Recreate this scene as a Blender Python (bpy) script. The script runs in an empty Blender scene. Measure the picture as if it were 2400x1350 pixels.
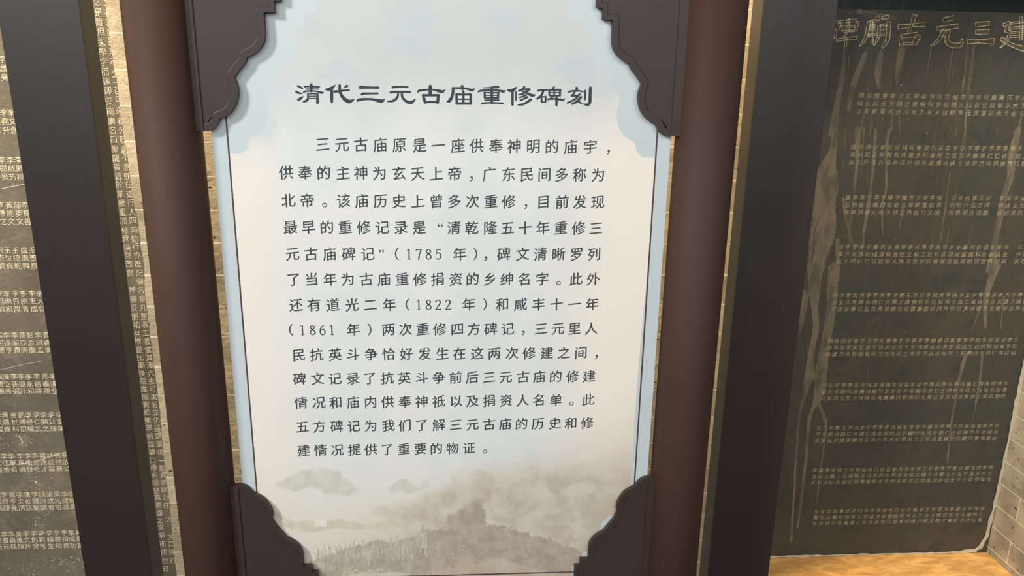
import bpy, bmesh, math, random, json
from mathutils import Vector, Matrix
C = bpy.context.scene.collection
SC = bpy.context.scene
# ------------------------------------------------------------------ camera
def cam_setup():
    cd = bpy.data.cameras.new('camera'); cam = bpy.data.objects.new('camera', cd); C.objects.link(cam)
    P, Y, R = math.radians(15.6), math.radians(3.85), math.radians(.93)
    f = Vector((math.sin(Y)*math.cos(P), math.cos(Y)*math.cos(P), -math.sin(P)))
    r = Vector((math.cos(Y), -math.sin(Y), 0)); u = r.cross(f)
    r2 = math.cos(R)*r + math.sin(R)*u; u2 = -math.sin(R)*r + math.cos(R)*u
    m = Matrix((( r2.x, u2.x, -f.x, 0), (r2.y, u2.y, -f.y, 0), (r2.z, u2.z, -f.z, 1.5), (0, 0, 0, 1)))
    cam.matrix_world = m
    cd.sensor_width = 36; cd.lens = 1800/2400*36; cd.clip_start = .02
    SC.camera = cam
cam_setup()
# ------------------------------------------------------------------ world, lights, exposure
SC.view_settings.view_transform = 'Standard'; SC.view_settings.look = 'None'
SC.view_settings.exposure = 0.0; SC.view_settings.gamma = 1; SC.view_settings.use_curve_mapping = False
W = bpy.data.worlds.new('world'); SC.world = W; W.use_nodes = True
W.node_tree.nodes['Background'].inputs[0].default_value = (.95, .97, 1.0, 1)
W.node_tree.nodes['Background'].inputs[1].default_value = .08
def area(name, loc, target, energy, size, col, size_y=None, spread=None):
    l = bpy.data.lights.new(name, 'AREA'); l.energy = energy; l.color = col; l.size = size
    if size_y: l.shape = 'RECTANGLE'; l.size_y = size_y
    if spread: l.spread = math.radians(spread)
    o = bpy.data.objects.new(name, l); C.objects.link(o); o.location = loc
    o.rotation_euler = (Vector(target)-Vector(loc)).to_track_quat('-Z', 'Y').to_euler()
    return o
area('daylight', (-2.6, -1.1, 3.3), (0, 1.2, 1.1), 118, .55, (1.0, .99, .97))
area('daylight_wide', (.15, -3.0, 2.8), (0.1, 1.2, 1.3), 132, 5.0, (.99, .99, 1.0), 2.2)
area('lamp_left', (-1.04, 1.42, 2.70), (-1.02, 1.56, 2.51), 105, .7, (1.0, .75, .44), .05, 104)
area('lamp_middle', (.27, 1.43, 2.2), (.26, 1.56, 2.03), 35, .55, (1.0, .70, .36), .05, 104)
def spot(name, loc, target, energy, ang, col, rad=.04):
    l = bpy.data.lights.new(name, 'SPOT'); l.energy = energy; l.color = col; l.spot_size = math.radians(ang); l.spot_blend = .5; l.shadow_soft_size = rad
    o = bpy.data.objects.new(name, l); C.objects.link(o); o.location = loc
    o.rotation_euler = (Vector(target)-Vector(loc)).to_track_quat('-Z', 'Y').to_euler()
spot('lamp_right', (1.28, .55, 2.36), (1.10, 1.66, .45), 72, 54, (1.0, .82, .58))
# ------------------------------------------------------------------ helpers
def sr(r, g, b):
    f = lambda v: v/12.92 if v <= .04045 else ((v+.055)/1.055)**2.4
    return (f(r/255), f(g/255), f(b/255), 1)
class NT:
    def __init__(s, name, rough=.6, spec=.4):
        s.m = bpy.data.materials.new(name); s.m.use_nodes = True; s.t = s.m.node_tree
        s.b = s.t.nodes['Principled BSDF']; s.b.inputs['Roughness'].default_value = rough
        s.b.inputs['Specular IOR Level'].default_value = spec
        s.tc = s.n('ShaderNodeTexCoord'); s.co = s.tc.outputs['Object']
    def n(s, k, **kw):
        x = s.t.nodes.new(k)
        for a, v in kw.items(): setattr(x, a, v)
        return x
    def put(s, sock, v):
        if hasattr(v, 'is_output'): s.t.links.new(v, sock)
        else: sock.default_value = v
    def math(s, op, a, b=0, c=0):
        x = s.n('ShaderNodeMath', operation=op)
        for i, v in enumerate((a, b, c)): s.put(x.inputs[i], v)
        return x.outputs[0]
    def xyz(s):
        x = s.n('ShaderNodeSeparateXYZ'); s.put(x.inputs[0], s.co); return x.outputs
    def scale(s, v):
        x = s.n('ShaderNodeMapping'); s.put(x.inputs[0], s.co); x.inputs['Scale'].default_value = v; return x.outputs[0]
    def noise(s, sc, det=4, rough=.55, vec=None, dist=0):
        x = s.n('ShaderNodeTexNoise'); s.put(x.inputs['Vector'], vec or s.co)
        x.inputs['Scale'].default_value = sc; x.inputs['Detail'].default_value = det; x.inputs['Roughness'].default_value = rough
        x.inputs['Distortion'].default_value = dist
        return x.outputs[0]
    def ramp(s, v, stops):
        x = s.n('ShaderNodeValToRGB'); s.put(x.inputs[0], v); e = x.color_ramp.elements
        while len(e) < len(stops): e.new(.5)
        for i, (p, c) in enumerate(stops):
            e[i].position = p; e[i].color = c if len(c) == 4 else (*c, 1)
        return x.outputs[0]
    def mapr(s, v, a, b, c=0, d=1):
        x = s.n('ShaderNodeMapRange', interpolation_type='SMOOTHSTEP'); s.put(x.inputs[0], v)
        for i, q in enumerate((a, b, c, d)): x.inputs[i+1].default_value = q
        return x.outputs[0]
    def mix(s, f, a, b, bt='MIX'):
        x = s.n('ShaderNodeMix', data_type='RGBA', blend_type=bt)
        s.put(x.inputs[0], f); s.put(x.inputs[6], a); s.put(x.inputs[7], b); return x.outputs[2]
    def color(s, c): s.put(s.b.inputs['Base Color'], c); return s
    def bump(s, h, st=.3, d=.002):
        x = s.n('ShaderNodeBump'); s.put(x.inputs['Height'], h); x.inputs['Strength'].default_value = st; x.inputs['Distance'].default_value = d
        s.put(s.b.inputs['Normal'], x.outputs[0]); return s
def flat(name, c, rough=.6, spec=.4, vary=.08, sc=40):
    t = NT(name, rough, spec)
    t.color(t.mix(t.noise(sc), tuple(v*(1-vary) for v in c[:3])+(1,), tuple(min(1, v*(1+vary)) for v in c[:3])+(1,)))
    return t.m
def wloc(o):
    v = Vector((0, 0, 0))
    while o: v += o.location; o = o.parent
    return v
def build(name, V, F, mat, parent=None, smooth=False, loc=(0, 0, 0)):
    me = bpy.data.meshes.new(name); off = wloc(parent) + Vector(loc)
    me.from_pydata([(a-off.x, b-off.y, c-off.z) for a, b, c in V], [], F); me.validate()
    if mat: me.materials.append(mat)
    o = bpy.data.objects.new(name, me); C.objects.link(o); o.location = loc
    if parent: o.parent = parent
    if smooth:
        for p in me.polygons: p.use_smooth = True
    return o
def tag(o, label=None, cat=None, group=None, kind=None):
    for k, v in (('label', label), ('category', cat), ('group', group), ('kind', kind)):
        if v: o[k] = v
    return o
def empty(name, loc, **kw):
    o = bpy.data.objects.new(name, None); C.objects.link(o); o.location = loc; o.empty_display_size = .1
    return tag(o, **kw)
class MB:
    def __init__(s, step=4e-6): s.V = []; s.F = []; s.step = step
    def add(s, V, F):
        k = len(s.V); s.V += V; s.F += [tuple(i+k for i in f) for f in F]
    def box(s, x0, x1, y0, y1, z0, z1):
        s.add([(x, y, z) for x in (x0, x1) for y in (y0, y1) for z in (z0, z1)],
              [(0, 1, 3, 2), (4, 6, 7, 5), (0, 4, 5, 1), (2, 3, 7, 6), (0, 2, 6, 4), (1, 5, 7, 3)])
    def prism(s, pts, y0, y1):                       # outline (x, z) counter-clockwise seen from the front
        n = len(pts)
        s.add([(x, y0, z) for x, z in pts] + [(x, y1, z) for x, z in pts],
              [tuple(range(n)), tuple(range(2*n-1, n-1, -1))] + [((i+1) % n, i, n+i, n+(i+1) % n) for i in range(n)])
    def ribbon(s, pts, y, cap=True, sub=4, level=False):   # brush stroke: (x, z, width)
        s.k = getattr(s, 'k', 0) + 1; y -= (s.k % 200)*s.step
        p = crom(pts, sub); n = len(p); V = []; F = []
        for i, (x, z, w) in enumerate(p):
            a = p[max(0, i-1)]; b = p[min(n-1, i+1)]; dx, dz = b[0]-a[0], b[1]-a[1]; l = math.hypot(dx, dz) or 1
            nx, nz = (w/2, 0) if level else (-dz/l*w/2, dx/l*w/2)
            V += [(x+nx, y, z+nz), (x-nx, y, z-nz)]
        F = [(2*i, 2*i+1, 2*i+3, 2*i+2) for i in range(n-1)]
        s.add(V, F)
        if cap:
            for e, (x, z, w) in enumerate((p[0], p[-1])):
                y -= s.step*.25; s.add([(x+math.cos(a*math.pi/6)*w/2, y, z+math.sin(a*math.pi/6)*w/2) for a in range(12)], [tuple(range(12))])
    def build(s, name, mat, parent=None, **k): return build(name, s.V, s.F, mat, parent, **k)
def crom(P, sub):
    if len(P) < 3 or sub < 2: return [tuple(p) for p in P]
    out = []
    for i in range(len(P)-1):
        p0, p1, p2, p3 = P[max(0, i-1)], P[i], P[i+1], P[min(len(P)-1, i+2)]
        for k in range(sub):
            t = k/sub
            out.append(tuple(.5*(2*b + (c-a)*t + (2*a-5*b+4*c-e)*t*t + (3*b-a-3*c+e)*t**3) for a, b, c, e in zip(p0, p1, p2, p3)))
    out.append(tuple(P[-1])); return out
_g = {}
def glyph(ch, off=0.0, outline=0.0):                 # font glyph as a mesh in em units, centred in its em box
    k = (ch, off, outline)
    if k in _g: return _g[k]
    cu = bpy.data.curves.new('glyph', 'FONT'); cu.body = ch; cu.size = 1; cu.offset = off; cu.resolution_u = 3
    if outline: cu.fill_mode = 'NONE'; cu.bevel_depth = outline; cu.bevel_resolution = 1
    o = bpy.data.objects.new('glyph', cu); C.objects.link(o)
    bpy.context.view_layer.update()
    me = bpy.data.meshes.new_from_object(o.evaluated_get(bpy.context.evaluated_depsgraph_get()))
    V = [tuple(v.co) for v in me.vertices]; F = [tuple(p.vertices) for p in me.polygons]
    bpy.data.objects.remove(o); bpy.data.curves.remove(cu); bpy.data.meshes.remove(me)
    cx = .5
    if V and ch in '“”（）。，':
        xs = [v[0] for v in V]; cx = (min(xs)+max(xs))/2
    _g[k] = ([(x-cx, y-.38, z) for x, y, z in V], F); return _g[k]
def put_bold(mb, ch, x, z, em, y, off, **k):         # emboldened glyph: struck four times a hair apart
    for i, (a, c) in enumerate(((-1, 0), (1, 0), (0, -.8), (0, .8))): put_glyph(mb, ch, x + a*off*em, z + c*off*em, em, y - i*4e-6, **k)
def put_glyph(mb, ch, x, z, em, y, shear=.0, off=0.0, outline=0.0, sx=1, sy=1, rot=0):
    V, F = glyph(ch, off, outline); c, s = math.cos(rot), math.sin(rot); out = []
    for a, b, d in V:
        a *= sx*em; b = b*sy*em + a*shear
        out.append((x + a*c - b*s, y - d*em*.5, z + a*s + b*c))
    mb.add(out, F)

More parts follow.
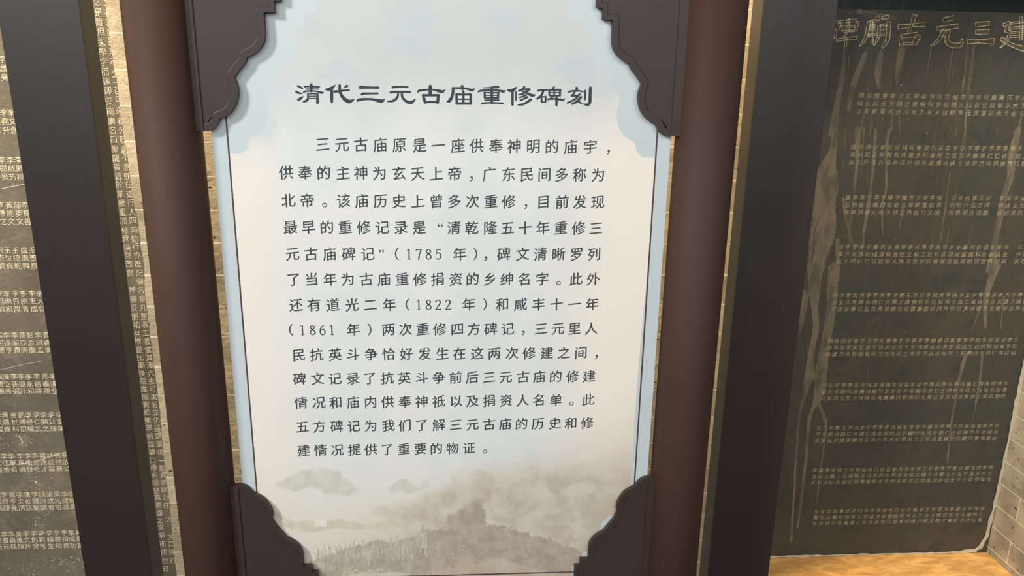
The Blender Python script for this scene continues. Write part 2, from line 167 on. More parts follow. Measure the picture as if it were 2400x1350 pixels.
DATA = r'''{"lines":[["三元古庙原是一座供奉神明的庙宇，",1.392,[-2116,-1825,-1539,-1250,-956,-651,-364,-62,225,524,808,1102,1392,1684,1992,2281]],["供奉的主神为玄天上帝，广东民间多称为",1.3487,[-2690,-2404,-2122,-1828,-1555,-1270,-973,-686,-398,-114,145,424,726,1011,1288,1558,1841,2137]],["北帝。该庙历史上曾多次重修，目前发现",1.3056,[-2683,-2394,-2132,-1839,-1559,-1271,-983,-689,-403,-123,164,450,733,1004,1283,1580,1863,2150]],["最早的重修记录是“清乾隆五十年重修三",1.2636,[-2678,-2399,-2116,-1830,-1543,-1253,-964,-677,-346,-129,152,445,723,1000,1284,1569,1862,2142]],["元古庙碑记”（1785年），碑文清晰罗列",1.2209,[-2671,-2384,-2092,-1796,-1495,-1279,-1037,-839,-688,-535,-377,-40,210,376,666,970,1257,1549,1845,2129]],["了当年为古庙重修捐资的乡绅名字。此外",1.1793,[-2674,-2395,-2105,-1825,-1532,-1250,-963,-677,-395,-103,165,447,724,1008,1297,1565,1849,2134]],["还有道光二年（1822年）和咸丰十一年",1.1367,[-2666,-2378,-2080,-1774,-1484,-1176,-886,-698,-546,-392,-231,108,370,655,951,1248,1543,1842,2136]],["（1861年）两次重修四方碑记，三元里人",1.0944,[-2770,-2582,-2425,-2266,-2111,-1768,-1509,-1206,-925,-647,-369,-83,190,466,747,1006,1301,1580,1858,2136]],["民抗英斗争恰好发生在这两次修建之间，",1.0514,[-2670,-2384,-2085,-1792,-1501,-1213,-922,-623,-331,-49,245,529,825,1110,1408,1694,1982,2246]],["碑文记录了抗英斗争前后三元古庙的修建",1.0091,[-2683,-2390,-2104,-1809,-1534,-1246,-966,-677,-394,-114,163,449,728,1016,1292,1569,1858,2137]],["情况和庙内供奉神祗以及捐资人名单。此",0.9663,[-2685,-2389,-2112,-1826,-1536,-1253,-964,-684,-398,-111,169,452,734,1019,1298,1589,1857,2145]],["五方碑记为我们了解三元古庙的历史和修",0.9228,[-2686,-2404,-2116,-1831,-1546,-1253,-973,-691,-402,-113,170,456,728,1008,1289,1586,1861,2139]],["建情况提供了重要的物证。",0.8786,[-2688,-2407,-2124,-1837,-1561,-1282,-1000,-722,-450,-171,112,386]]],"title":[[[[-2435,14771,30.0],[-2399,14753,32.0],[-2367,14735,16.0]],[[-2468,14690,30.0],[-2432,14672,34.0],[-2381,14663,14.0]],[[-2438,14572,40.0],[-2403,14595,34.0],[-2369,14621,14.0]],[[-2342,14763,22.0],[-2267,14767,22.0],[-2121,14763,22.0]],[[-2316,14729,20.0],[-2137,14733,18.0]],[[-2356,14686,26.0],[-2308,14699,24.0],[-2176,14700,22.0],[-2093,14680,36.0],[-2064,14692,10.0]],[[-2239,14796,40.0],[-2244,14699,36.0]],[[-2296,14664,24.0],[-2300,14592,30.0],[-2325,14559,36.0],[-2368,14546,24.0]],[[-2296,14663,20.0],[-2155,14665,22.0]],[[-2155,14666,30.0],[-2158,14603,36.0],[-2161,14535,40.0]],[[-2293,14627,16.0],[-2161,14629,16.0]],[[-2295,14594,16.0],[-2163,14596,16.0]]],[[[-1889,14792,14.0],[-1933,14755,40.0],[-1986,14729,44.0],[-2022,14728,30.0]],[[-1944,14736,44.0],[-1946,14634,46.0],[-1948,14548,38.0]],[[-1903,14700,36.0],[-1856,14702,34.0],[-1751,14719,26.0],[-1684,14723,24.0]],[[-1821,14789,38.0],[-1822,14715,40.0],[-1801,14645,46.0],[-1756,14590,56.0],[-1696,14558,56.0],[-1643,14573,34.0],[-1614,14590,8.0]],[[-1751,14762,16.0],[-1715,14783,38.0]]],[[[-1517,14765,46.0],[-1484,14766,42.0],[-1380,14765,32.0],[-1249,14766,36.0]],[[-1497,14666,36.0],[-1468,14676,32.0],[-1364,14679,26.0],[-1264,14681,30.0]],[[-1569,14569,28.0],[-1538,14586,40.0],[-1423,14597,32.0],[-1328,14591,36.0],[-1215,14569,54.0],[-1168,14591,20.0]]],[[[-1037,14772,34.0],[-999,14778,32.0],[-904,14781,24.0],[-813,14779,26.0]],[[-1070,14696,32.0],[-1039,14706,32.0],[-924,14708,28.0],[-778,14708,30.0]],[[-958,14699,28.0],[-964,14648,32.0],[-994,14601,36.0],[-1052,14570,32.0],[-1117,14567,22.0]],[[-901,14700,30.0],[-897,14639,36.0],[-851,14579,40.0],[-784,14555,50.0],[-736,14571,38.0],[-702,14609,10.0]]],[[[-475,14796,48.0],[-477,14669,50.0]],[[-664,14711,24.0],[-628,14735,34.0],[-512,14746,26.0],[-426,14747,26.0],[-340,14729,44.0],[-292,14721,42.0],[-253,14749,10.0]],[[-583,14664,40.0],[-570,14611,44.0],[-555,14558,40.0]],[[-583,14664,34.0],[-352,14667,36.0]],[[-355,14666,42.0],[-368,14562,46.0]],[[-558,14566,32.0],[-366,14569,36.0]],[[-329,14536,14.0],[-326,14536,14.0]]],[[[5,14805,41.1],[8,14769,47.3]],[[-139,14775,28.8],[10,14777,26.7],[89,14765,30.8],[153,14750,39.1],[194,14776,10.3]],[[-134,14772,41.1],[-134,14719,41.1],[-154,14641,43.2],[-189,14588,47.3],[-217,14575,26.7]],[[21,14726,34.9],[21,14552,34.9]],[[-80,14683,28.8],[136,14686,28.8]],[[-82,14686,32.9],[-78,14548,37.0]],[[133,14689,32.9],[131,14550,37.0]],[[-78,14613,18.5],[129,14615,18.5]],[[-82,14549,34.9],[137,14552,34.9]]],[[[327,14785,14.4],[436,14790,24.7],[536,14801,41.1],[563,14791,14.4]],[[248,14729,24.7],[297,14744,30.8],[456,14756,22.6],[556,14750,26.7],[626,14737,39.1],[658,14754,8.2]],[[451,14790,39.1],[453,14563,39.1]],[[337,14714,22.6],[561,14717,22.6]],[[342,14716,30.8],[348,14639,32.9]],[[551,14719,32.9],[545,14641,34.9]],[[347,14675,14.4],[547,14678,14.4]],[[348,14637,22.6],[550,14640,22.6]],[[348,14605,20.6],[563,14608,22.6]],[[300,14551,24.7],[358,14563,24.7],[458,14567,24.7],[623,14560,26.7]]],[[[827,14804,14.4],[785,14766,45.2],[736,14751,43.2],[691,14760,22.6]],[[766,14746,37.0],[767,14644,37.0],[767,14545,37.0]],[[819,14737,22.6],[821,14611,22.6]],[[946,14811,28.8],[917,14774,32.9],[860,14750,22.6]],[[910,14772,18.5],[1015,14774,37.0]],[[1020,14774,34.9],[976,14737,32.9],[916,14705,28.8],[862,14692,20.6]],[[895,14758,22.6],[956,14730,28.8],[1037,14695,41.1],[1087,14683,39.1],[1109,14702,8.2]],[[967,14686,28.8],[872,14648,18.5]],[[992,14659,30.8],[888,14609,22.6]],[[1048,14624,39.1],[959,14564,32.9],[899,14547,28.8],[856,14542,20.6]]],[[[1148,14752,22.6],[1186,14765,26.7],[1286,14768,24.7]],[[1236,14763,32.9],[1208,14689,32.9],[1147,14638,30.8]],[[1208,14670,26.7],[1215,14590,28.8]],[[1206,14665,18.5],[1279,14669,20.6]],[[1274,14671,24.7],[1273,14591,26.7]],[[1212,14588,18.5],[1276,14589,18.5]],[[1395,14811,30.8],[1381,14774,34.9]],[[1311,14768,24.7],[1499,14775,26.7]],[[1321,14773,26.7],[1330,14691,26.7]],[[1492,14776,28.8],[1490,14688,30.8]],[[1322,14729,16.4],[1488,14731,16.4]],[[1331,14685,22.6],[1492,14688,22.6]],[[1402,14770,24.7],[1404,14682,26.7]],[[1384,14682,26.7],[1350,14643,26.7],[1302,14627,18.5]],[[1302,14632,22.6],[1400,14639,26.7],[1502,14630,32.9],[1542,14626,28.8],[1569,14646,8.2]],[[1440,14673,32.9],[1442,14546,34.9]]],[[[1743,14806,37.0],[1749,14770,39.1]],[[1616,14737,20.6],[1659,14756,26.7],[1759,14763,22.6],[1843,14752,20.6]],[[1720,14750,26.7],[1691,14706,30.8],[1671,14686,26.7]],[[1672,14684,22.6],[1747,14689,26.7]],[[1792,14712,30.8],[1724,14638,30.8],[1612,14582,24.7]],[[1814,14669,34.9],[1756,14604,34.9],[1683,14566,28.8]],[[1776,14608,28.8],[1823,14577,24.7]],[[1876,14767,24.7],[1878,14638,26.7]],[[1955,14809,43.2],[1955,14680,45.2],[1954,14592,45.2],[1915,14558,39.1],[1860,14571,18.5]]]],"streaks":[[[8155,15583,66],[8183,14958,110],[8150,14533,132],[8139,14103,176],[8137,13776,198]],[[8291,15482,66],[8288,14854,55]],[[8639,15550,121],[8519,15131,143],[8437,14750,121],[8429,14322,77]],[[8781,15573,48],[8799,14755,44]],[[8968,15597,121],[8963,15180,165],[9042,14801,55]],[[9432,15647,165],[9407,15229,121],[9429,14871,26]],[[10072,15658,48],[10066,14880,33]],[[10557,15667,55],[10580,14887,33]],[[10888,15714,44],[10927,14999,44],[10939,14743,33]],[[11024,15716,48],[11065,15001,62],[11074,14573,57],[11162,13831,35]],[[10963,14289,33],[10952,13828,44]],[[8776,14283,62],[8753,13805,77]],[[8962,14264,44],[8983,13807,35]],[[9442,14270,62],[9420,13812,110]],[[9598,14229,44],[9651,13814,55]],[[12384,14307,66],[12383,13844,132]],[[8387,16383,264],[8949,16313,330],[9186,16217,88]],[[8717,16389,66],[8173,16338,132]],[[8174,13961,164],[8187,13495,164],[8111,13141,374],[8133,12783,538],[8145,12300,538],[8184,11809,584],[8181,11435,561],[8153,11058,444],[8125,10676,397]],[[8416,13964,51],[8471,13025,47]],[[8684,13967,140],[8775,13146,70],[8802,12425,58],[8804,11687,51],[8925,11362,58]],[[8830,13969,70],[8908,12909,35]],[[9098,13972,70],[9156,13078,70],[9176,12427,70],[9157,11688,70],[9179,11362,47]],[[9440,13976,117],[9388,13672,82],[9531,12648,58],[9495,12307,51],[9607,11564,23]],[[11138,13995,51],[11163,13166,42]],[[10967,12996,47],[10999,11943,35],[10996,11366,28]],[[9993,12186,140],[9991,11715,28]],[[12382,14009,140],[12351,13416,199],[12396,12935,175],[12339,12445,152],[12334,11949,152],[12328,11444,152],[12348,10932,199],[12346,10673,234]],[[11171,11694,47],[11177,11366,28]],[[8552,12423,70],[8736,11811,82],[8804,11687,58]],[[8560,11436,210],[8687,10676,257]],[[8125,10879,351],[8151,10366,304],[8229,9845,175],[8321,9315,152],[8293,8912,152],[8291,8505,175],[8316,8092,257],[8270,7815,140],[8225,7309,75]],[[8558,10879,257],[8609,10105,257],[8626,9579,234],[8599,8775,234],[8590,8227,304],[8608,7671,257],[8524,7277,105]],[[7949,10237,210],[7951,9582,140],[7934,9183,35]],[[12463,10880,280],[12407,10490,175],[12375,9963,129],[12502,9291,58]],[[12802,10094,93],[12879,9289,51]],[[12284,9883,105],[12164,9239,28]],[[12540,8662,65],[12601,8049,65],[12624,7339,84]],[[12134,8665,105],[12070,7970,84],[12092,7231,61]],[[10877,9596,93],[11837,9564,28]],[[11104,9191,35],[11600,9404,58]],[[9589,9415,70],[9872,9627,35]],[[8209,7478,68],[8189,6965,68],[8223,6268,56],[8258,5557,56],[8305,5014,56],[8341,4277,56],[8395,3524,62]],[[8540,7406,79],[8453,7064,96],[8456,6510,73],[8497,5910,73],[8497,5083,73],[8511,4273,70],[8512,3974,56]],[[8637,7404,79],[8816,7025,101],[8896,6782,56],[8913,6009,51],[8905,5292,39],[8938,4633,28]],[[12070,7430,68],[12093,6734,56],[12167,5735,45]],[[12614,7354,56],[12631,6902,39]]],"left":[[14946,[[-8631,"李昌亮"]]],[13961,[[-8912,"李廷文"],[-8754,"李堯升"],[-8620,"李文倉"]]],[13063,[[-9078,"李亞勝"],[-8926,"李樹良"],[-8773,"李啟芳"],[-8629,"李聚祥"]]],[12179,[[-9088,"李籓之"],[-8934,"黃能文"],[-8775,"陳英文"],[-8624,"李育善"]]],[11266,[[-9255,"何奇貴"],[-9107,"王世貞"],[-8950,"王德乾"],[-8785,"盧廣興"],[-8627,"王聖泉"]]],[10359,[[-9397,"李延貴"],[-9255,"李現根"],[-9096,"李日陞"],[-8936,"李樹青"],[-8768,"李五成"],[-8617,"李大有"]]],[9462,[[-9554,"邵明德"],[-9402,"李達亨"],[-9240,"李能貴"],[-9087,"蔡亞海"],[-8934,"彭孟廣"],[-8772,"李現孟"],[-8609,"黃德廣"]]],[8545,[[-9697,"黃達恩"],[-9556,"陳亞勝"],[-9396,"李孫弼"],[-9250,"李振升"],[-9094,"李永和"],[-8938,"李樹霖"],[-8765,"馬義勝"],[-8609,"李陳全"]]],[7670,[[-9860,"李天鳳"],[-9712,"黃龍貴"],[-9537,"麥世科"],[-9380,"劉輝初"],[-9231,"李經耀"],[-9074,"李仁之"],[-8924,"李顯之"],[-8766,"李延耀"],[-8599,"李富榮"]]],[6708,[[-10028,"李文富"],[-9878,"李作善"],[-9723,"李華貞"],[-9541,"李東鳴"],[-9390,"李樹聲"],[-9239,"李潤全"],[-9079,"葉達才"],[-8928,"林亞壽"],[-8767,"張德華"],[-8615,"蔡啟公"]]],[5768,[[-10166,"何五爲"],[-10023,"李喬輝"],[-9861,"黃亨元"],[-9700,"張文炳"],[-9547,"陳祉廷"],[-9384,"李耀能"],[-9231,"顏洪廣"],[-9068,"張成會"],[-8914,"梁光培"],[-8751,"李成德"],[-8606,"李有昌"]]],[4798,[[-10327,"李成芳"],[-10172,"李書元"],[-10017,"李貴廷"],[-9863,"吳進旗"],[-9716,"李文升"],[-9543,"李創安"],[-9387,"李到考"],[-9213,"李福生"],[-9048,"李福相"],[-8883,"李得貴"],[-8735,"黎成功"],[-8579,"黃貴富"]]]],"colA":["之是難但未學字而後即安南廣名口聚龍者曾於某歲重加修飾煥然改觀神靈妥而祐共惟是比廟後院嵩岡青松擁翠前臨碧口綠水進發真景盛之文昭而開悅日",[16166,15976,15805,15643,15440,15276,15090,14913,14746,14567,14366,14173,13991,13818,13644,13457,13281,13114,12925,12767,12575,12393,12210,12037,11840,11677,11489,11323,11145,10954,10592,10397,10212,10015,9841,9641,9477,9288,9109,8943,8763,8581,8399,8215,8044,7858,7671,7496,7287,7102,6916,6715,6540,6364,6174,5968,5803,5609,5413,5217,5048,4849,4620,4405,4173,3969]],"colB":["文在若爽昊京六少二百年來看公敬重不息即在道行人四時勤行亦歷記強名是凡至者工者當其澤六主可來名立化真去盛道信一聖宜示眠必在之天口陽行",[16170,15980,15799,15637,15474,15289,15124,14895,14769,14569,14400,14197,13993,13820,13645,13459,13305,13105,12926,12769,12576,12406,12211,12049,11852,11665,11513,11324,11145,10954,10785,10591,10396,10212,10014,9853,9665,9476,9286,9108,8941,8761,8579,8397,8213,8041,7856,7669,7494,7468,7311,7112,6913,6699,6523,6361,6170,5992,5799,5605,5241,4787,4616,4400,4182]],"land":{"far":[[-3239,8163],[-3072,8298],[-2865,8399],[-2646,8476],[-2299,8510],[-2073,8408],[-1865,8192],[-1666,8040],[-1802,7926],[-2241,7911],[-2892,7950],[-3212,8023]],"hill":[[-1322,8041],[-1097,8259],[-915,8206],[-770,8070],[-731,8235],[-584,8216],[-550,7999],[-921,7891],[-1252,7915]],"mid":[[-1607,7630],[-1144,7812],[-734,8070],[-400,8187],[-178,8348],[338,8576],[856,8509],[1300,8591],[1826,8475],[2346,8605],[2765,8515],[2953,8660],[2993,7975],[2769,7725],[2712,7357],[2572,7056],[2355,6709],[2259,6219],[-649,6244],[-826,7039],[-1381,7285],[-1748,7405]],"bush":[[-955,6218],[-749,7141],[-708,7328],[-610,7377],[-545,7222],[-297,7250],[-272,7514],[-32,7635],[117,7784],[491,7835],[418,7540],[495,7324],[800,7257],[1182,7178],[1648,6974],[1999,6851],[2320,6621],[2222,6157]],"reed":[[-2835,6134],[-2701,6657],[-2443,6754],[-2140,6876],[-1764,6952],[-1499,7057],[-1164,7022],[-824,7125],[-637,7069],[-574,6153]],"bank":[[-3214,7441],[-2700,7487],[-2113,7498],[-1600,7401],[-932,7359],[-746,7295],[-935,7231],[-1755,7201],[-2570,7170],[-3151,7287]],"house":[[-2576,7493],[-2364,7462],[-2373,7293],[-2578,7315]],"slope":[[-3272,7668],[-3076,7555],[-2921,7467],[-2707,7361],[-2858,7297],[-3145,7389],[-3283,7501]]},"head":[[[9597,16337,93.9],[9551,16113,70.4],[9512,15964,54.8]],[[9271,16086,97.8],[9589,16122,62.6],[9849,16154,97.8]],[[9339,15902,58.7],[9409,15704,90.0]],[[9359,15897,62.6],[9717,15939,97.8]],[[9744,15918,109.5],[9673,15721,97.8]],[[9451,15750,46.9],[9639,15753,46.9]],[[10238,16237,90.0],[10464,16295,82.2]],[[10121,16061,82.2],[10593,16129,90.0]],[[10291,16046,82.2],[10209,15836,66.5],[10048,15709,19.6]],[[10400,16048,74.3],[10392,15830,86.1],[10524,15738,90.0],[10711,15745,93.9],[10728,15873,15.6]],[[10973,16163,97.8],[11285,16196,82.2]],[[11001,16010,90.0],[11303,16027,97.8]],[[10859,15808,90.0],[11126,15823,70.4],[11455,15829,125.2]],[[8767,16276,86.1],[8834,16220,66.5]],[[8883,16257,50.9],[9031,16285,78.2]],[[8611,16184,62.6],[8590,15861,62.6],[8476,15669,23.5]],[[8631,16181,39.1],[8775,16194,43.0]],[[8676,16212,39.1],[8748,15719,50.9]],[[8638,16095,35.2],[8765,16105,35.2]],[[8653,16020,35.2],[8769,16030,35.2]],[[8642,15907,39.1],[8824,15934,39.1]],[[8848,16099,54.8],[8863,15866,50.9],[8794,15698,23.5]],[[9050,16184,82.2],[9074,15834,82.2],[8981,15647,31.3]],[[8876,16109,39.1],[9030,16126,43.0]],[[8897,16010,31.3],[9001,16020,35.2]],[[8905,15912,31.3],[9008,15921,35.2]],[[7949,16159,50.9],[8346,16202,62.6]],[[7970,16145,50.9],[8036,15985,50.9]],[[8369,16179,62.6],[8341,15991,54.8]],[[8012,16065,31.3],[8334,16086,35.2]],[[8052,15973,39.1],[8334,15989,39.1]],[[8150,16219,50.9],[8184,15975,46.9]],[[8156,15961,35.2],[8102,15861,39.1]],[[7951,15791,50.9],[8166,15822,50.9],[8396,15848,74.3]],[[8160,15817,62.6],[8168,15604,35.2]],[[7715,16145,50.9],[7897,16159,54.8]],[[7822,16140,54.8],[7746,15935,35.2]],[[7800,16008,43.0],[7843,15829,46.9]],[[7807,15999,31.3],[7907,16008,39.1]],[[7907,16006,43.0],[7920,15840,46.9]],[[7847,15844,31.3],[7918,15848,35.2]],[[11741,16205,35.2],[12042,16244,35.2],[12180,16257,46.9]],[[11736,16097,43.0],[12280,16161,50.9]],[[11792,16016,35.2],[12205,16058,39.1]],[[11789,15934,39.1],[12255,15972,46.9]],[[11954,16336,62.6],[12050,15860,58.7]],[[12165,16250,43.0],[12197,16036,43.0]],[[11590,16161,74.3],[11721,16205,70.4],[11671,16054,54.8],[11763,16024,54.8],[11730,15854,66.5],[11607,15697,19.6]],[[11596,15894,78.2],[11837,15774,66.5],[12155,15692,93.9],[12483,15716,19.6]]]}'''
# ------------------------------------------------------------------ setting: brick wall, floor, sill
def brick_mat():
    t = NT('grey_brick', .85, .25); X, Y, Z = t.xyz()
    # course number as a smooth function of height (the courses are hand laid and not quite even)
    k = t.math('MULTIPLY_ADD', Z, .71610679, -2.66422927); k = t.math('MULTIPLY_ADD', k, Z, 18.25756452); k = t.math('MULTIPLY_ADD', k, Z, -24.73639792)
    v = t.n('ShaderNodeCombineXYZ'); t.put(v.inputs[0], t.math('ADD', X, Y)); t.put(v.inputs[1], t.math('MULTIPLY', k, .0665))
    b = t.n('ShaderNodeTexBrick'); t.put(b.inputs['Vector'], v.outputs[0])
    b.inputs['Scale'].default_value = 1; b.inputs['Mortar Size'].default_value = .0012; b.inputs['Mortar Smooth'].default_value = .25
    b.inputs['Brick Width'].default_value = .27; b.inputs['Row Height'].default_value = .0665
    b.inputs['Color1'].default_value = sr(196, 185, 162); b.inputs['Color2'].default_value = sr(168, 158, 138); b.inputs['Mortar'].default_value = sr(238, 228, 200)
    n1 = t.noise(28, 6, .65); n2 = t.noise(9, 3)
    c = t.mix(t.mapr(n1, .35, .7, 0, .45), b.outputs[0], sr(170, 158, 134))
    c = t.mix(t.mapr(n2, .45, .68, 0, .45), c, sr(92, 84, 72)); c = t.mix(t.mapr(t.noise(7, 5, .6, t.scale((1, 1, .35)), .5), .58, .7, 0, .7), c, sr(190, 176, 148))
    pit = t.mapr(t.noise(55, 5, .6, t.scale((1, 1, 1.8))), .63, .69, 0, 1)
    c = t.mix(pit, c, sr(62, 54, 44)); c = t.mix(b.outputs[1], c, sr(238, 228, 200))
    t.color(c); t.bump(t.math('SUBTRACT', n1, t.math('MULTIPLY', pit, .6)), .5, .004); return t.m
BRICK = brick_mat()
w = MB(); YW = 1.55
w.box(-2.3, -1.55, YW, 1.80, 0, 2.8)
w.box(-1.55, -.66, YW, 1.80, 0, .198); w.box(-1.55, -.66, YW, 1.80, 1.972, 2.8)
edge = [(-.6575, 1.72), (-.6554, 1.6201), (-.6551, 1.55), (-.6546, 1.49), (-.6518, 1.482), (-.6514, 1.4227), (-.6511, 1.3561), (-.648, 1.352), (-.6481, 1.2971), (-.6475, 1.23), (-.644, 1.222), (-.6427, 1.1603), (-.6417, 1.0925), (-.645, 1.08), (-.6456, .953), (-.6432, .851), (-.6452, .74), (-.6471, .6385), (-.648, .4441), (-.651, .22)]
E2 = []
for (a, b), (c, d) in zip(edge, edge[1:]):
    for i in range(6): E2.append((a+(c-a)*i/6 + random.Random(len(E2)).uniform(-.0012, .0012), b+(d-b)*i/6))
w.prism([(-.66, 2.8)] + [(-.66, 1.95)] + E2 + [(-.651, .22), (-.66, .2), (-.66, 0), (-.62, 0), (-.62, 2.8)], YW, 1.5643)
w.box(-.62, .70, YW, 1.80, 0, 2.8); w.box(-.66, -.62, 1.5643, 1.80, 0, .198); w.box(-.66, -.62, 1.5643, 1.80, 1.972, 2.8)
w.box(.70, 1.371, YW, 1.80, 0, .300); w.box(.70, 1.371, YW, 1.80, 1.715, 2.8)
w.box(1.371, 2.5, YW, 1.80, 0, 2.8); w.box(-2.3, 2.5, 1.80, 1.92, 0, 2.8)
wall = tag(w.build('wall_back', BRICK), kind='structure')
t = NT('lime_mortar', .9, .2); t.color(t.mix(t.noise(60, 5), sr(205, 198, 178), sr(160, 150, 130))); t.bump(t.noise(90, 5), .5, .003)
MORTAR = t.m
rnd = random.Random(5); mj = MB()
def bead(P, w0, y):
    pts = []
    for (a, b), (c, d) in zip(P, P[1:]):
        k = max(2, int(math.hypot(c-a, d-b)/.014))
        for i in range(k):
            q = i/k; pts.append((a+(c-a)*q + rnd.uniform(-.0008, .0008), b+(d-b)*q + rnd.uniform(-.0008, .0008), w0*rnd.uniform(.6, 1.35)))
    pts.append((*P[-1], w0))
    mj.ribbon(pts, y, True, 3)
bead([(1.3685, 1.60), (1.367, 1.2), (1.3665, .80), (1.3665, .55), (1.365, .45), (1.360, .36), (1.350, .330), (1.335, .3185), (1.30, .3145)], .010, 1.6685)
bead([(1.34, .315), (1.2, .3135), (1.0, .3145), (.71, .3145)], .006, 1.6683)
mj.build('mortar_joint', MORTAR, wall)
t = NT('sill_plaster', .75, .3)
c = t.mix(t.mapr(t.noise(20, 7, .65, t.scale((.7, 1.8, 1)), .7), .38, .68), sr(184, 142, 84), sr(222, 178, 112))
t.color(t.mix(t.mapr(t.noise(45, 4), .62, .72, 0, .5), c, sr(120, 88, 55))); t.bump(t.noise(30, 5), .25, .003)
s = MB(); s.box(.70, 1.371, 1.535, 1.6695, .300, .3105)
tag(s.build('trim_1', t.m), kind='structure')
t = NT('floor_slabs', .55, .3); t.color(t.mix(t.noise(6, 5), sr(62, 56, 50), sr(84, 76, 66)))
s = MB(); s.box(-4, 4, -3.5, 1.92, -.1, 0)
tag(s.build('floor', t.m), kind='structure')

# ------------------------------------------------------------------ carved stones
def stone_mat(name, a, b, c, speck, specol):
    t = NT(name, .6, .35)
    m = t.mix(t.mapr(t.noise(5, 6, .6, t.scale((1, 1, .8))), .35, .65), a, b)
    m = t.mix(t.mapr(t.noise(17, 6, .65, None, .6), .5, .72, 0, .75), m, c)
    m = t.mix(t.mapr(t.noise(160, 3, .6), speck, speck+.06, 0, .7), m, specol)
    t.color(m); t.bump(t.noise(120, 5, .6), .25, .0015); return t.m
STONE_L = stone_mat('weathered_grey_stone', sr(107, 101, 87), sr(90, 85, 74), sr(126, 118, 101), .66, sr(180, 172, 150))
STONE_R = stone_mat('dark_slate_stone', sr(62, 63, 55), sr(72, 67, 57), sr(48, 54, 50), .70, sr(120, 108, 86))
def carve_mat(name, a, b):
    t = NT(name, .85, .2); t.color(t.mix(t.mapr(t.noise(110, 4, .7), .35, .65), a, b)); return t.m
CARVE_L = carve_mat('pale_chiselled_stone', sr(228, 218, 190), sr(160, 150, 126))
CARVE_R = carve_mat('pale_chiselled_slate', sr(168, 157, 130), sr(108, 101, 83))
CARVE_B = carve_mat('fresh_chiselled_slate', sr(190, 176, 142), sr(132, 120, 94))
CARVE_T = carve_mat('chiselled_heading_edge', sr(214, 196, 158), sr(150, 137, 108))
D = json.loads(DATA)
s = MB(); s.box(-1.548, -.6215, 1.565, 1.66, .2, 1.97)
stone = tag(s.build('stone_stele', STONE_L, None, loc=(-1.1, 1.565, .2)),
            'grey carved stone slab set in the brick wall left of the white board', 'stone tablet')
jr = random.Random(3)
for z, cols in D['left']:
    m = MB()
    for x, nm in cols:
        for i, ch in enumerate(nm):
            put_glyph(m, ch, x/1e4 + jr.uniform(-.0004, .0004) - .0002*i, z/1e4 + (1-i)*.0163 + jr.uniform(-.0004, .0004), .0150, 1.5648, .07, 0, 0, 1, 1, jr.uniform(-.05, .05))
    m.build('inscription_row', CARVE_L, stone)
for k, x in (('colA', -.6772), ('colB', -.6592)):
    m = MB()
    for ch, z in zip(*D[k]):
        put_glyph(m, ch, x + jr.uniform(-.0008, .0008), z/1e4, .0162, 1.5648, .08, 0, 0, .92, 1, jr.uniform(-.06, .06))
    m.build('inscription_column', CARVE_L, stone)
for P in ([(-.99, .665, .0010), (-.93, .672, .0014), (-.86, .694, .0016), (-.80, .702, .001)], [(-.97, .885, .0006), (-.92, .897, .001), (-.88, .905, .0005)],
          [(-.93, 1.26, .0006), (-.86, 1.275, .0016), (-.82, 1.277, .0006)], [(-.95, .735, .0016), (-.945, .72, .002), (-.95, .712, .001)]):
    m = MB(); m.ribbon(P, 1.56485, True, 6); m.build('scratch', CARVE_L, stone)
m = MB()
for i in range(260):
    cx, cz = jr.choice([(-.93, .62), (-.96, .73), (-.9, .42), (-.85, .43), (-.93, .52), (-.98, .40)]); x = jr.gauss(cx, .022); z = jr.gauss(cz, .014); r = jr.uniform(.0004, .0014)
    m.ribbon([(x, z, r), (x+jr.uniform(-.004, .004), z+jr.uniform(-.003, .003), r*.6)], 1.56485, False)
tag(m.build('chipped_speck', CARVE_L, stone), kind='stuff')

s = MB(); s.box(.702, 1.369, 1.67, 1.78, .305, 1.713)
slate = tag(s.build('stone_stele', STONE_R, None, loc=(1.04, 1.67, .305)),
            'dark slate tablet with large carved heading and pale water streaks above a tan sill', 'stone tablet')
t = NT('near_black_shade', .5, .3); t.color(t.mix(t.mapr(t.noise(30, 4, .6, t.scale((1, 1, .12))), .5, .68), sr(26, 32, 31), sr(46, 50, 46)))
s = MB(); s.box(.702, 1.369, 1.6688, 1.6702, 1.6425, 1.713); s.build('painted_head_shade', t.m, slate)  # thin dark sheet standing in for the shade along the slab's top
m = MB(); fill = []; jr = random.Random(11)         # the heading: every brush stroke cut as a bright outline round a shallow bed
for st in D['head']:
    p = crom([(x/1e4, z/1e4, w_/1e4) for x, z, w_ in st], 5); n = len(p); Lf = []; Rt = []
    for i, (x, z, w_) in enumerate(p):
        a = p[max(0, i-1)]; b = p[min(n-1, i+1)]; l = math.hypot(b[0]-a[0], b[1]-a[1]) or 1
        nx, nz = -(b[1]-a[1])/l*w_/2, (b[0]-a[0])/l*w_/2
        Lf.append((x+nx, z+nz)); Rt.append((x-nx, z-nz))
    f0 = len(m.F); m.ribbon(p, 1.6695, False, 1); fill += range(f0, len(m.F))
    loop = Lf + Rt[::-1]; loop.append(loop[0])
    m.ribbon([(x + jr.uniform(-.0002, .0002), z + jr.uniform(-.0002, .0002), jr.uniform(.0009, .0021)) for x, z in loop], 1.6692, True, 1)
o = m.build('inscription_heading', CARVE_T, slate); o.data.materials.append(carve_mat('shallow_cut_bed', sr(96, 85, 64), sr(74, 67, 53)))
for f in fill: o.data.polygons[f].material_index = 1
POOL = '元文華昌亞廣貴能德世興光成福生大有朝廷金玉明永和仁義達明樹現顯孟孫勝升之善富啟潤祥聚東喬秀榮天國士長阿觀進瑞'
SUR = '李李李李李李李李李李李何馬麥王張黃陳梁'
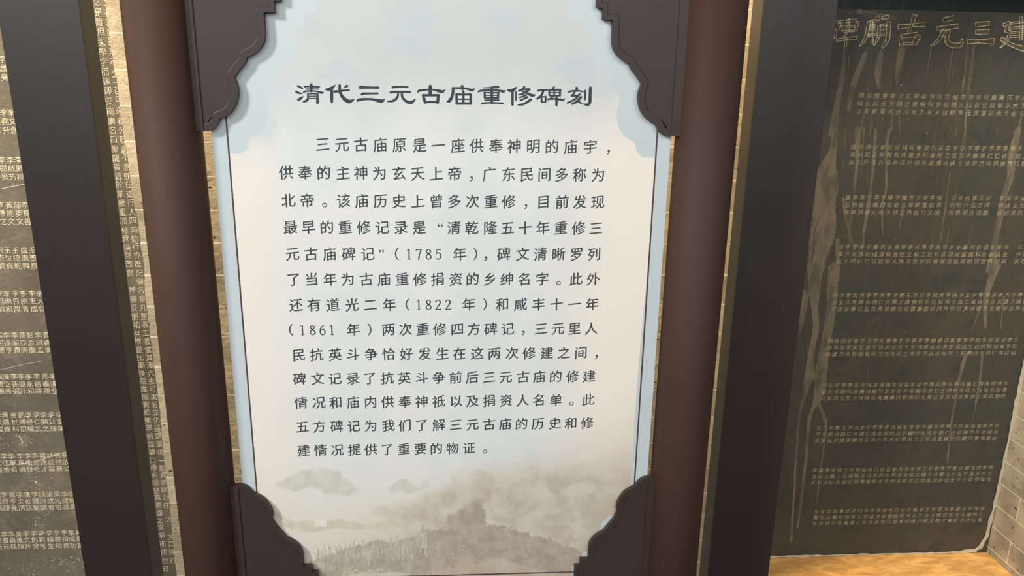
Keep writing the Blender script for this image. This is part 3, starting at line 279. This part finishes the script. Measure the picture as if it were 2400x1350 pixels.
rows = [(1.449, .866, 1.345, 28), (1.3385, .8645, 1.35, 30), (1.2265, .8675, 1.345, 30), (1.112, .8662, 1.345, 30), (.997, .8678, 1.336, 30), (.884, .8703, 1.332, 30), (.7705, .8722, 1.3285, 30), (.6577, .8715, 1.328, 30), (.5423, .8761, 1.334, 30), (.4255, .8951, 1.3333, 28)]
for z, x0, x1, n in rows:
    m = MB(); bright = []
    for i in range(n):
        if (z, i) in ((1.2265, 14), (1.2265, 21), (1.112, 25)): continue
        x = x0 + (x1-x0)*i/(n-1)
        for j in range(3):
            ch = jr.choice(SUR) if j == 0 else jr.choice(POOL)
            f0 = len(m.F)
            put_glyph(m, ch, x + jr.uniform(-.0006, .0006), z + (1-j)*.0167 + jr.uniform(-.0006, .0006), .0132, 1.6693, .09, 0, 0, 1, .95, jr.uniform(-.08, .08))
            if jr.random() < .3: bright += range(f0, len(m.F))
    o = m.build('inscription_row', CARVE_R, slate); o.data.materials.append(CARVE_B)
    for f in bright: o.data.polygons[f].material_index = 1
t = NT('mineral_deposit', .85, .2)
t.color(t.mix(t.mapr(t.noise(40, 5, .65, t.scale((1, 1, .35))), .36, .6), sr(84, 79, 67), sr(110, 102, 86))); STREAK = t.m
m = MB()
for k, P in enumerate(D['streaks']):
    R2 = random.Random(k); pts = crom([tuple(v/1e4 for v in p) for p in P], 10)
    pts = [(x + R2.uniform(-.0004, .0004), z, max(.0008, w_*(R2.uniform(.92, 1.08)))) for x, z, w_ in pts]
    pts[0] = (*pts[0][:2], pts[0][2]*.5); pts[-1] = (*pts[-1][:2], pts[-1][2]*.35)
    if max(p[0] for p in pts) < 1.366: m.ribbon(pts, 1.66985 - .000001*k, True, 1, True)
m.build('mineral_streak', STREAK, slate)
t = NT('faint_deposit', .85, .2); t.color(t.mix(t.mapr(t.noise(50, 4, .6, t.scale((1, 1, .2))), .4, .62), sr(68, 64, 54), sr(92, 85, 70))); m = MB()
for k in range(46):
    R2 = random.Random(100+k); x = R2.uniform(.80, 1.35); z1 = R2.choice((1.64, 1.56, 1.56, 1.42, 1.31, 1.2, .98)); L = R2.uniform(.10, .42); wd = R2.uniform(.0010, .0038)
    P = [(x + R2.uniform(-.003, .003) + .004*math.sin(q*3+k), z1 - L*q/7, wd*(1, 1.1, 1, .9, .8, .7, .5, .2)[q]*(.4 if q == 0 else 1)) for q in range(8)]
    m.ribbon(P, 1.66995 - k*2e-6, True, 5, True)
tag(m.build('faint_streak', t.m, slate), kind='stuff')
m = MB(); jr = random.Random(8)
for x, z in ((1.105, 1.505), (1.068, 1.352), (1.069, 1.347), (.921, 1.417), (.980, 1.417), (1.08, 1.648), (1.17, .57), (1.165, .34), (1.05, .695), (1.09, .69), (.80, .62), (1.2, .62), (1.12, .66)) + tuple((jr.uniform(.82, 1.33), jr.uniform(.36, 1.5)) for _ in range(20)):
    r = jr.uniform(.0006, .0016); m.ribbon([(x, z, r), (x + jr.uniform(-.001, .001), z - jr.uniform(.0005, .002), r*.8)], 1.6692, True)
tag(m.build('chipped_speck', CARVE_L, slate), kind='stuff')

# ------------------------------------------------------------------ dark metal uprights before the wall
t = NT('grey_channel_paint', .5, .4); t.color(t.mix(t.noise(5, 3), sr(50, 60, 70), sr(58, 66, 74))); CHAN = t.m
t = NT('charcoal_powder_coat', .45, .6)
t.color(t.mix(t.noise(3, 4, .6), sr(34, 27, 25), sr(43, 35, 33))); t.bump(t.noise(420, 2), .12, .0006); METAL = t.m
def bevel(o, wd, seg=2):
    b = o.modifiers.new('bevel', 'BEVEL'); b.width = wd; b.segments = seg; b.limit_method = 'ANGLE'
def upright(x0, x1, label):
    r = empty('metal_upright', ((x0+x1)/2, 1.325, 0), label=label, cat='post')
    s = MB(); s.box(x0, x1, 1.300, 1.304, 0, 2.45); bevel(s.build('front_plate', METAL, r), .0009)
    s = MB(); s.box(x0+.0005, x1-.0005, 1.3052, 1.352, 0, 2.45); s.box(x0+.003, x1-.003, 1.303, 1.3055, 0, 2.45)
    bevel(s.build('channel', CHAN, r), .0006)
upright(-.7127, -.5905, 'wide charcoal metal upright in front of the left stone slab, beside the left brown post')
upright(.4905, .615, 'wide charcoal metal upright between the right brown post and the dark slate tablet')

# ------------------------------------------------------------------ information board
def area2(P): return sum(a[0]*b[1]-b[0]*a[1] for a, b in zip(P, P[1:]+P[:1]))
X0 = -.0285
board = empty('information_board', (X0, 1.2, 0), label='white information board with printed Chinese text between two round brown posts', cat='sign')
t = NT('brown_lacquer', .62, .22)
t.color(t.mix(t.noise(5, 4), sr(66, 47, 39), sr(74, 54, 46))); t.bump(t.noise(300, 2), .08, .0006); LACQ = t.m
t = NT('brown_lacquer_flat', .5, .4); t.color(t.mix(t.noise(4, 4), sr(54, 43, 40), sr(62, 50, 46))); t.bump(t.noise(350, 2), .08, .0006); PLATE = t.m
for x in (-.4373, .3803):
    s = MB(); N = 72
    s.add([(x+.0472*math.cos(2*math.pi*i/N), 1.2+.0472*math.sin(2*math.pi*i/N), z) for z in (0, 1.95) for i in range(N)],
          [(i, (i+1) % N, N+(i+1) % N, N+i) for i in range(N)] + [tuple(range(N-1, -1, -1)), tuple(range(N, 2*N))])
    o = s.build('post', LACQ, board)
    for p in o.data.polygons: p.use_smooth = len(p.vertices) == 4
# white panel and its print
PANEL = flat('pale_blue_print', sr(200, 211, 212), .35, .45, .02, 3)
s = MB(); s.box(-.3760, .3262, 1.2, 1.214, .555, 1.80); bevel(s.build('panel', PANEL, board), .0008)
def art_colour(t):                                    # the pale printed background of the board
    X, Y, Z = t.xyz()
    ax = t.math('ABSOLUTE', X)
    c = t.mix(t.mapr(t.noise(6, 3), .4, .6), sr(222, 226, 222), sr(230, 231, 225))
    side = t.mapr(t.math('ADD', X, t.math('MULTIPLY', t.noise(5, 2), .12)), .20, .36)
    c = t.mix(side, c, sr(243, 236, 222))
    sidel = t.mapr(t.math('SUBTRACT', t.math('MULTIPLY', t.noise(5, 2), .1), X), .25, .37); c = t.mix(sidel, c, sr(238, 232, 220))
    top = t.mapr(t.math('ADD', Z, t.math('MULTIPLY', t.noise(7, 4), .10)), 1.40, 1.60); c = t.mix(t.math('MULTIPLY', top, .9), c, sr(200, 203, 200))
    cl = t.mapr(t.noise(11, 4, .5, t.scale((1, 1, 1.3))), .52, .68, 0, .55); c = t.mix(t.math('MULTIPLY', cl, top), c, sr(186, 203, 210))
    bot = t.mapr(t.math('ADD', Z, t.math('MULTIPLY', t.noise(16, 5), .07)), .92, .76); c = t.mix(t.math('MULTIPLY', bot, .9), c, sr(226, 221, 207))
    lc = t.math('MULTIPLY', t.mapr(X, -.17, -.27), t.mapr(Z, 1.34, 1.42)); c = t.mix(t.math('MULTIPLY', lc, t.mapr(t.noise(12, 4, .5), .38, .6, 0, .85)), c, sr(202, 212, 213))
    brn = t.math('MULTIPLY', t.mapr(t.math('ADD', t.math('MULTIPLY_ADD', Z, -1.0, .94), t.math('MULTIPLY', X, .45)), .08, .36), t.mapr(t.noise(13, 5), .3, .6, .55, 1))
    c = t.mix(brn, c, sr(188, 173, 152)); return c
t = NT('cream_print', .35, .45); t.color(art_colour(t)); CREAM = t.m
R_ = [(.1836, 1.72), (.1854, 1.58), (.2036, 1.58), (.2036, 1.562), (.2196, 1.562)]
curve = [(.2196, 1.530), (.2205, 1.524), (.2268, 1.5138), (.2355, 1.506), (.2467, 1.498), (.252, 1.4885), (.2569, 1.480), (.2649, 1.471), (.268, 1.4628), (.2645, 1.4514), (.2638, 1.4357), (.2686, 1.422), (.278, 1.4083), (.2945, 1.399), (.297, 1.389), (.302, 1.382), (.310, 1.3768), (.3290, 1.376)]
low = [(.3290, 1.30), (.3282, 1.22), (.3255, 1.12), (.3228, 1.02), (.3222, .90), (.3222, .82), (.3222, .752), (.3027, .7455), (.293, .7425), (.2852, .7385), (.2754, .7271), (.2703, .7088), (.2640, .700), (.2560, .688), (.2532, .6728), (.2437, .6671), (.2397, .6535), (.2397, .640), (.224, .640), (.224, .565)]
curve = crom(curve[:9], 4) + crom(curve[9:14], 4) + crom(curve[14:], 4)
rs = R_ + curve + low
art = [(X0+.003+x, z) for x, z in rs]
ls = R_ + curve + [(.3265, 1.30), (.3265, .80), (.3265, .60), (.3265, .565)]
art = [(X0+.003-x, z) for x, z in ls] + art[::-1]
s = MB(); s.add([(x, 1.19996, z) for x, z in art], [tuple(range(len(art)))]); s.build('printed_artwork', CREAM, board)
def pm(name, a, b, sc, lo=.4, hi=.6):
    t = NT(name, .35, .45); t.color(t.mix(t.mapr(t.noise(sc, 6, .65, None, .4), lo, hi), a, b)); return t.m
jr = random.Random(21)
def jag(P, amp, depth):
    for _ in range(depth):
        Q = []
        for i, a in enumerate(P):
            b = P[(i+1) % len(P)]; l = math.hypot(b[0]-a[0], b[1]-a[1]); Q.append(a)
            Q.append(((a[0]+b[0])/2 + jr.uniform(-1, 1)*l*amp, (a[1]+b[1])/2 + jr.uniform(-1, 1)*l*amp))
        P = Q
    return P
def rim_dist(P, x, z):                               # signed distance to the outline, positive inside
    q = 9; c = False
    for (ax, az), (bx, bz) in zip(P, P[1:]+P[:1]):
        dx, dz = bx-ax, bz-az; u = max(0, min(1, ((x-ax)*dx+(z-az)*dz)/(dx*dx+dz*dz+1e-12))); q = min(q, math.hypot(ax+dx*u-x, az+dz*u-z))
        if (az > z) != (bz > z) and x < ax + (z-az)/(bz-az)*dx: c = not c
    return q if c else -q
# one printed picture in washes: each wash has its brushed outline, pigment thinning towards a ragged rim
WASH = (('far', .15, 2, .010, 75, .1, 1.0, 2.2, (203, 206, 192), (216, 216, 203)), ('hill', .15, 2, .006, 75, .1, .9, 2.0, (206, 207, 194), (217, 216, 203)),
        ('bank', .1, 2, .006, 60, .1, 1.2, 1.8, (205, 197, 174), (218, 211, 190)), ('slope', .15, 1, .006, 60, .1, 1.2, 1.8, (206, 200, 184), (216, 210, 194)),
        ('mid', .12, 2, .034, 40, -.2, 1.5, 2.2, (192, 181, 161), (214, 206, 188)), ('reed', .12, 2, .009, 90, .1, .7, 2.4, (170, 161, 143), (192, 184, 164)),
        ('bush', .16, 2, .016, 62, .1, .55, 2.8, (168, 157, 140), (189, 177, 158)), ('house', .02, 1, .002, 60, .2, .7, .6, (228, 226, 214), (232, 230, 220)))
x0, x1, z0, z1, g = -.3495, .2965, .566, .868, .0030
nx, nz = int((x1-x0)/g)+2, int((z1-z0)/g)+2
V = [(min(x1, x0+u*g), 1.19994, min(z1, z0+v*g)) for v in range(nz) for u in range(nx)]
PIG = {}; t = NT('painted_landscape', .35, .45); col = art_colour(t)
for k, a, d, rim, sc, lo, hi, amt, ca, cb in WASH:
    P = jag([(x/1e4, z/1e4) for x, z in D['land'][k]], a, d); b0, b1, b2, b3 = min(p[0] for p in P), max(p[0] for p in P), min(p[1] for p in P), max(p[1] for p in P); e = rim*1.6
    PIG[k] = [max(-1.5, min(1.5, rim_dist(P, x, z)/rim)) if b0-e < x < b1+e and b2-e < z < b3+e else -1.5 for x, y, z in V]
    at = t.n('ShaderNodeAttribute', attribute_name=k)
    f = t.mapr(t.math('ADD', at.outputs['Fac'], t.math('MULTIPLY', t.math('SUBTRACT', t.noise(sc, 6, .65), .5), amt)), lo, hi)
    col = t.mix(f, col, t.mix(t.mapr(t.noise(sc*.55, 6, .65, None, .4), .35, .65), sr(*ca), sr(*cb)))
t.color(col)
inside = [rim_dist(art, x, z) > -.0002 for x, y, z in V]; F = []
for v in range(nz-1):
    for u in range(nx-1):
        q = (v*nx+u, v*nx+u+1, (v+1)*nx+u+1, (v+1)*nx+u)
        if all(inside[e] for e in q): F.append(q)
me = bpy.data.meshes.new('printed_landscape'); me.from_pydata([(p-board.location.x, q-1.2, r) for p, q, r in V], [], F)
for k in PIG: me.attributes.new(k, 'FLOAT', 'POINT').data.foreach_set('value', PIG[k])
me.materials.append(t.m); o = bpy.data.objects.new('printed_landscape', me); C.objects.link(o); o.parent = board
s = MB(6e-7)
for _ in range(170):
    x = jr.uniform(-.262, -.045); z = .662 + .03*(x+.262)/.2 + jr.uniform(-.02, .012); h = jr.uniform(.010, .028)
    s.ribbon([(x, z-.012, .0022), (x+jr.uniform(-.003, .003), z+h*.5, .0015), (x+jr.uniform(-.006, .006), z+h, .0003)], 1.1999, False, 3)
tag(s.build('printed_reed', pm('reed_blade_print', sr(180, 172, 152), sr(202, 195, 176), 60), board), kind='stuff')
s = MB()                                             # pale leaf dabs and heads among the painted bushes
for _ in range(85):
    x = jr.gauss(.04, .10); z = jr.gauss(.672, .03)
    if not (-.26 < x < .19 and .60 < z < .75): continue
    l = jr.uniform(.002, .008); a = jr.uniform(.6, 2.6)
    s.ribbon([(x, z, jr.uniform(.0005, .0018)), (x+l*.5*math.cos(a)+jr.uniform(-.002, .002), z+l*.5*math.sin(a), jr.uniform(.0006, .0018)), (x+l*math.cos(a), z+l*math.sin(a), .0006)], 1.19985, True, 3)
for x, z in ((-.207, .638), (-.19, .641), (-.165, .640), (-.147, .643)):
    s.ribbon([(x-.006, z-.004, .002), (x, z, .004), (x+.006, z-.003, .002)], 1.19985, True, 3)
tag(s.build('printed_leaf_dab', pm('pale_dab_print', sr(200, 189, 164), sr(214, 204, 180), 60), board), kind='stuff')
# border line
LINE = flat('dark_brown_ink', sr(84, 66, 66), .4, .4, .05)
s = MB(); yl = 1.1998
for x in (-.3523, .3036): s.box(x-.00125, x+.00125, yl, 1.19995, .6249, 1.70)
s.box(-.3523, .3036, yl, 1.19995, .6247, .6272); s.box(-.3523, .3036, yl, 1.19995, 1.6975, 1.70)
s.build('border_line', LINE, board)
# lettering
INK = flat('title_ink', sr(48, 57, 68), .45, .35, .05); INK2 = flat('body_ink', sr(66, 72, 78), .45, .35, .05)
s = MB()
for ch in D['title']:
    for st in ch: s.ribbon([(x/1e4, z/1e4, w_/1e4) for x, z, w_ in st], 1.19978, True, 5)
s.build('title_text', INK, board)
DIG = {'1': ['.06,.60,.02 .16,.66,.03 .20,.66,.05', '.20,.66,.055 .20,.02,.055', '.09,.012,.024 .31,.012,.024'],
       '7': ['.05,.56,.03 .06,.645,.03', '.05,.645,.05 .38,.645,.05', '.38,.645,.04 .26,.36,.05 .20,.01,.06'],
       '8': ['.22,.66,.035 .10,.58,.05 .09,.48,.055 .20,.37,.055 .34,.26,.055 .36,.12,.055 .22,.015,.035 .07,.12,.05 .09,.26,.045 .22,.36,.04 .33,.48,.045 .33,.59,.045 .22,.66,.035'],
       '5': ['.12,.655,.04 .35,.65,.05', '.12,.655,.03 .10,.38,.035', '.10,.38,.03 .22,.43,.045 .35,.34,.055 .35,.14,.055 .22,.015,.04 .07,.06,.05'],
       '2': ['.07,.52,.06 .12,.62,.04 .22,.66,.04 .34,.58,.055 .33,.42,.055 .20,.22,.045 .06,.02,.03', '.06,.03,.05 .38,.03,.05', '.38,.03,.03 .40,.13,.02'],
       '6': ['.35,.655,.02 .20,.58,.045 .09,.40,.055 .07,.20,.055 .12,.05,.05 .22,.012,.04 .34,.08,.05 .37,.22,.055 .32,.36,.05 .22,.40,.035 .10,.30,.03']}
jr = random.Random(2)
for txt, z, xs in D['lines']:
    s = MB(); z /= 1
    for ch, x in zip(txt, xs):
        x /= 1e4
        if ch in DIG:
            for st in DIG[ch]:
                s.ribbon([(x + (q[0]-.22)*.0250, z + (q[1]-.36)*.0250, q[2]*.0250*1.45) for q in (tuple(map(float, p.split(','))) for p in st.split())], 1.19978, True, 4)
        elif ch in '（）': put_bold(s, ch, x, z, .0232, 1.19978, .006, sy=.9)
        elif ch in '“”': put_glyph(s, ch, x, z - .0005, .0225, 1.19978, .0, 0)
        elif ch in '，。': put_glyph(s, ch, x, z, .0245, 1.19978, 0, 0)
        else: put_bold(s, ch, x, z, .0232, 1.19978, .009, shear=.11, sx=.97, sy=.99)
    s.build('text_line', INK2, board)
# cloud-shaped corner brackets
def outline(segs):
    out = []
    for sg in segs:
        p = crom(sg, 6)
        out += p if not out or math.hypot(out[-1][0]-p[0][0], out[-1][1]-p[0][1]) > 1e-6 else p[1:]
    return out
UP = outline([[(.3675, 1.72), (.18, 1.72)], [(.18, 1.72), (.18, 1.63)], [(.18, 1.63), (.2278, 1.63)], [(.2278, 1.63), (.2278, 1.5952)], [(.2278, 1.5952), (.2377, 1.5952)], [(.2377, 1.5952), (.2377, 1.579)], [(.2377, 1.579), (.2532, 1.579)],
    [(.2532, 1.579), (.2531, 1.562), (.2533, 1.5485), (.2565, 1.537), (.2645, 1.5268), (.2735, 1.5205), (.282, 1.5165)],
    [(.282, 1.5165), (.285, 1.509), (.2945, 1.498), (.3020, 1.4882)],
    [(.3020, 1.4882), (.2988, 1.478), (.2980, 1.467), (.3008, 1.4542), (.3068, 1.443), (.316, 1.434), (.3275, 1.4293)],
    [(.3275, 1.4293), (.331, 1.4215), (.3375, 1.4145), (.3445, 1.411), (.350, 1.4110)], [(.350, 1.4110), (.3675, 1.4122)], [(.3675, 1.4122), (.3675, 1.72)]])
LO = outline([[(.3675, .58), (.3675, .8222)], [(.3675, .8222), (.350, .8217)], [(.350, .8217), (.3425, .8195), (.3355, .8135), (.3300, .8050)], [(.3300, .8050), (.3225, .8012), (.3110, .7922), (.3025, .779), (.2985, .7655), (.3000, .7525)],
    [(.3000, .7525), (.2945, .740), (.2865, .7285), (.2780, .7160)], [(.2780, .7160), (.2680, .710), (.2590, .7012), (.2530, .689), (.2522, .675), (.2522, .660)],
    [(.2522, .660), (.2380, .660)], [(.2380, .660), (.2380, .6465)], [(.2380, .6465), (.2285, .6465)], [(.2285, .6465), (.2285, .61)], [(.2285, .61), (.18, .61)], [(.18, .61), (.18, .58)], [(.18, .58), (.3675, .58)]])
def bracket(P, sx, xc):
    P = P[:-1] if math.hypot(P[0][0]-P[-1][0], P[0][1]-P[-1][1]) < 1e-6 else P
    P = [(xc + sx*x, z) for x, z in P]
    if area2(P) < 0: P = P[::-1]
    bm = bmesh.new(); vs = [bm.verts.new((x-board.location.x, 1.187-1.2, z)) for x, z in P]; f = bm.faces.new(vs)
    bm.normal_update()
    if f.normal.y > 0: f.normal_flip()
    ex = bmesh.ops.extrude_face_region(bm, geom=[f]); bmesh.ops.translate(bm, vec=(0, .0095, 0), verts=[v for v in ex['geom'] if isinstance(v, bmesh.types.BMVert)])
    ff = [q for q in bm.faces if len(q.verts) > 8]; ff.sort(key=lambda q: q.calc_center_median().y)
    bmesh.ops.inset_region(bm, faces=[ff[0]], thickness=.0095, depth=.0, use_even_offset=False)
    bmesh.ops.inset_region(bm, faces=[ff[0]], thickness=.0014, depth=.0007, use_even_offset=False)
    bmesh.ops.recalc_face_normals(bm, faces=bm.faces)
    me = bpy.data.meshes.new('corner_bracket'); bm.to_mesh(me); bm.free(); me.materials.append(PLATE)
    o = bpy.data.objects.new('corner_bracket', me); C.objects.link(o); o.parent = board
    # flat strip along the post and two hidden spacers that carry the plate
    s = MB(); zs = [z for x, z in P]; xo = xc + sx*.3675; xi = xc + sx*.352
    z0, z1 = min(zs), max(zs)
    s.box(min(xo, xi), max(xo, xi), 1.1855, 1.1872, z0+.0004, z1-.0004); s.build('edge_strip', PLATE, o)
    s = MB(); zc = z1-.05 if z0 > 1 else z0+.03
    s.box(min(xc+sx*.29, xc+sx*.31), max(xc+sx*.29, xc+sx*.31), 1.196, 1.2005, zc-.01, zc+.01); s.build('spacer', PLATE, o)
for sx in (-1, 1):
    bracket(UP, sx, -.0305); bracket(LO, sx, -.0272)
